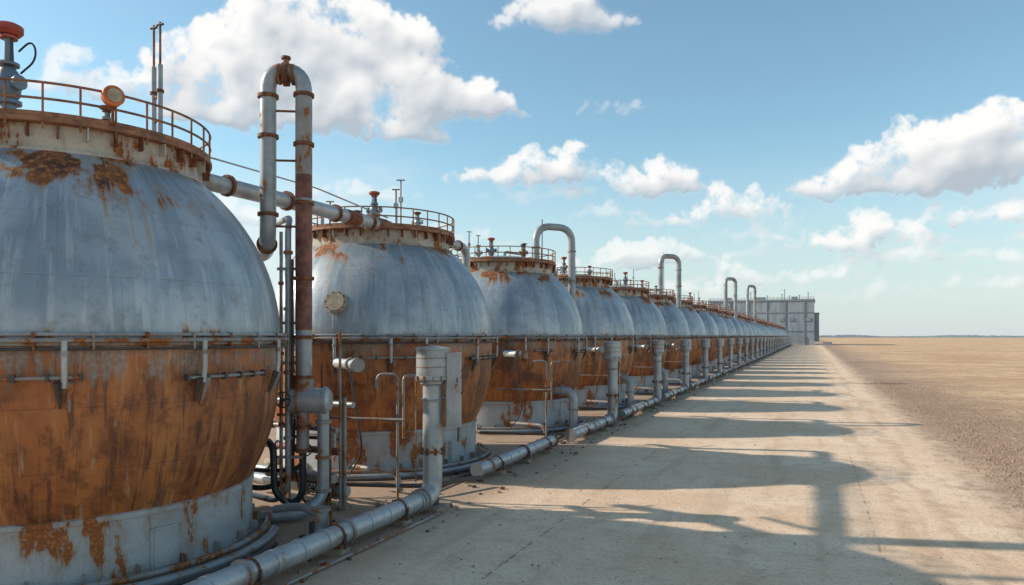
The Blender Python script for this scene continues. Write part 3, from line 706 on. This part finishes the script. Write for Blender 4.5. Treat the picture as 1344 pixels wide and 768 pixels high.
for (ca, ce, cw, ch, op) in CL:
    base = ce-ch*.85
    npf = int(40+cw*ch*9)
    lobes = [(rc_.uniform(-.8, .8), rc_.uniform(.55, 1.0), rc_.uniform(.18, .4)) for _ in range(4+int(cw/2))]
    for k_ in range(npf):
        u = max(-1, min(1, rc_.gauss(0, .5)))
        env = max([.3]+[lh*math.exp(-((u-lc)/lw)**2) for (lc, lh, lw) in lobes])*(1-abs(u)**2.5)*ch*1.85
        r_ = rc_.uniform(.14, .42)*min(ch, 2.6)*(1-.45*abs(u)); r_ = max(r_, .25)
        px = ca+u*cw; py = base+r_*.5+rc_.random()**.8*max(env-r_, 0.05)
        rx = r_*1.3
        x0, x1 = int((px-rx-A0)*PPD), int((px+rx-A0)*PPD)+2; y0, y1 = int((py-r_)*PPD), int((py+r_)*PPD)+2
        x0 = max(x0, 0); x1 = min(x1, NX); y0 = max(y0, 0); y1 = min(y1, NY)
        if x1 <= x0 or y1 <= y0: continue
        gx = ((np.arange(x0, x1)+.5)/PPD+A0-px)/rx; gy = ((np.arange(y0, y1)+.5)/PPD-py)/r_
        q = 1-gx[None, :]**2-gy[:, None]**2
        h_ = (np.sqrt(np.clip(q, 0, 1))*(.35+.65*min(r_/1.0, 1.3))).astype(np.float32)
        sub = H[y0:y1, x0:x1]; msk = h_ > sub
        UP[y0:y1, x0:x1] = np.where(msk, ((np.arange(y0, y1)/PPD-base)/(ch*1.5))[:, None], UP[y0:y1, x0:x1])
        OP[y0:y1, x0:x1] = np.where(msk, op, OP[y0:y1, x0:x1])
        H[y0:y1, x0:x1] = np.maximum(sub, h_)
wx = ((fbm(30, 7, .62)-.5)*40+(fbm(8, 5, .7)-.5)*16)*KS; wy = ((fbm(26, 7, .62)-.5)*20+(fbm(8, 5, .7)-.5)*12)*KS
YY, XX = np.mgrid[0:NY, 0:NX]
xi = np.clip(XX+wx, 0, NX-1).astype(int); yi = np.clip(YY+wy, 0, NY-1).astype(int)
H = H[yi, xi]; UP = UP[yi, xi]; OP = OP[yi, xi]
H = blur(H, .8); OPb = blur(OP, 7); UPb = blur(UP, 6)
f1 = fbm(40, 8, .60); f2 = fbm(13, 6, .66)
near = np.clip(blur(H, 6)*3.2, 0, 1)
dn = H*1.0+(f1-.5)*1.6*near+(f2-.5)*1.2*near+.16*near
al = np.clip((dn-.04)/.88, 0, 1); al = al*al*(3-2*al)
al *= np.clip(OPb*1.15/np.clip(blur((H > .01).astype(np.float32), 7), .3, 1), 0, 1)
veil = np.clip((fbm(130, 8, .6, 2.6)-.48)/.22, 0, 1)**1.3*.55*np.exp(-((np.arange(NY)/PPD-5)/8.5)**2)[:, None]
S = blur(H, 2)+(f1-.5)*.8+(f2-.5)*.5
def sh(a_, dx, dy): return np.roll(np.roll(a_, -int(dx*KS), 1), -int(dy*KS), 0)
lit = .70+.50*(blur(S, .8)-sh(blur(S, .8), -4, 5))+1.0*(blur(S, 5)-sh(blur(S, 5), -13, 15))
lit += (np.clip(UPb, 0, 1)-.40)*.95
thick = blur(np.clip(dn, 0, 1.2), 9)
lit -= np.clip(thick-.5, 0, .6)*.45
e_ = np.clip((.6-al)/.6, 0, 1)
lit = lit*(1-e_)+np.maximum(lit, .78)*e_
lit = np.clip(lit, 0, 1)
tot = 1-(1-al*.98)*(1-veil)
img = bpy.data.images.new('sky_cloud_map', NX, NY, alpha=True, float_buffer=True); img.colorspace_settings.name = 'Non-Color'
buf = np.ones((NY, NX, 4), np.float32); buf[..., 0] = tot; buf[..., 1] = lit; buf[..., 2] = 0
img.pixels.foreach_set(buf.ravel()); img.update(); img.pack()

w = bpy.data.worlds.new('World'); sc.world = w; w.use_nodes = True; T = NT(w.node_tree)
bg = w.node_tree.nodes['Background']; bg.inputs['Strength'].default_value = .13
sky = T.n('ShaderNodeTexSky', sky_type='NISHITA'); sky.sun_disc = False; sky.sun_elevation = rad(SUN_EL); sky.sun_rotation = rad(270-AZ)
sky.air_density = 1.0; sky.dust_density = .5; sky.ozone_density = 1.0
dirv = T.n('ShaderNodeTexCoord').outputs['Generated']; o = T.xyz(T.v('NORMALIZE', dirv))
az = T.m('MULTIPLY', T.m('ARCTAN2', o[0], o[1]), 57.2958); el = T.m('MULTIPLY', T.m('ARCSINE', o[2]), 57.2958)
U = T.m('MULTIPLY', T.m('SUBTRACT', az, A0), 1/(A1-A0)); V = T.m('MULTIPLY', el, 1/E1)
U = T.m('PINGPONG', T.m('ADD', U, 2.0), 1.0)
im = T.n('ShaderNodeTexImage'); im.image = img; im.extension = 'EXTEND'; im.interpolation = 'Linear'
T.set(im.inputs['Vector'], T.comb(U, V, 0.0))
sep = T.n('ShaderNodeSeparateColor'); T.set(sep.inputs[0], im.outputs['Color'])
alpha = T.m('MULTIPLY', sep.outputs[0], T.m('MULTIPLY', T.mr(el, .0, 5.0, .3, 1.0), T.mr(el, 36, 41, 1, 0)))
ccol = T.mix(sep.outputs[1], (3.7, 4.2, 4.7), (7.8, 7.7, 7.5))
skyc = T.mix(1.0, sky.outputs[0], (1.14, 1.42, 1.32), 'MULTIPLY')
skyc = T.mix(T.mr(el, -2.0, 16.0, .88, .05), skyc, (5.0, 5.5, 5.8))
T.set(bg.inputs['Color'], T.mix(alpha, skyc, ccol))

# ------------------------------------------------------------------ sun, camera, view
L = bpy.data.lights.new('sun', 'SUN'); L.energy = 5.0; L.angle = rad(.8); L.color = (1.0, .90, .77)
so = bpy.data.objects.new('sun', L); COL.objects.link(so); so.location = (-60, -20, 60)
d = Vector((math.cos(rad(AZ))*math.cos(rad(SUN_EL)), math.sin(rad(AZ))*math.cos(rad(SUN_EL)), -math.sin(rad(SUN_EL))))
so.rotation_euler = d.to_track_quat('-Z', 'Y').to_euler()
cam = bpy.data.cameras.new('camera'); co = bpy.data.objects.new('camera', cam); COL.objects.link(co); sc.camera = co
co.location = (0, 0, 7.75); co.rotation_euler = (rad(90), 0, rad(22.5)); cam.sensor_width = 36; cam.lens = 25.45
cam.shift_y = .0424; cam.clip_start = .1; cam.clip_end = 60000
sc.view_settings.view_transform = 'Standard'; sc.view_settings.look = 'None'; sc.view_settings.exposure = 0
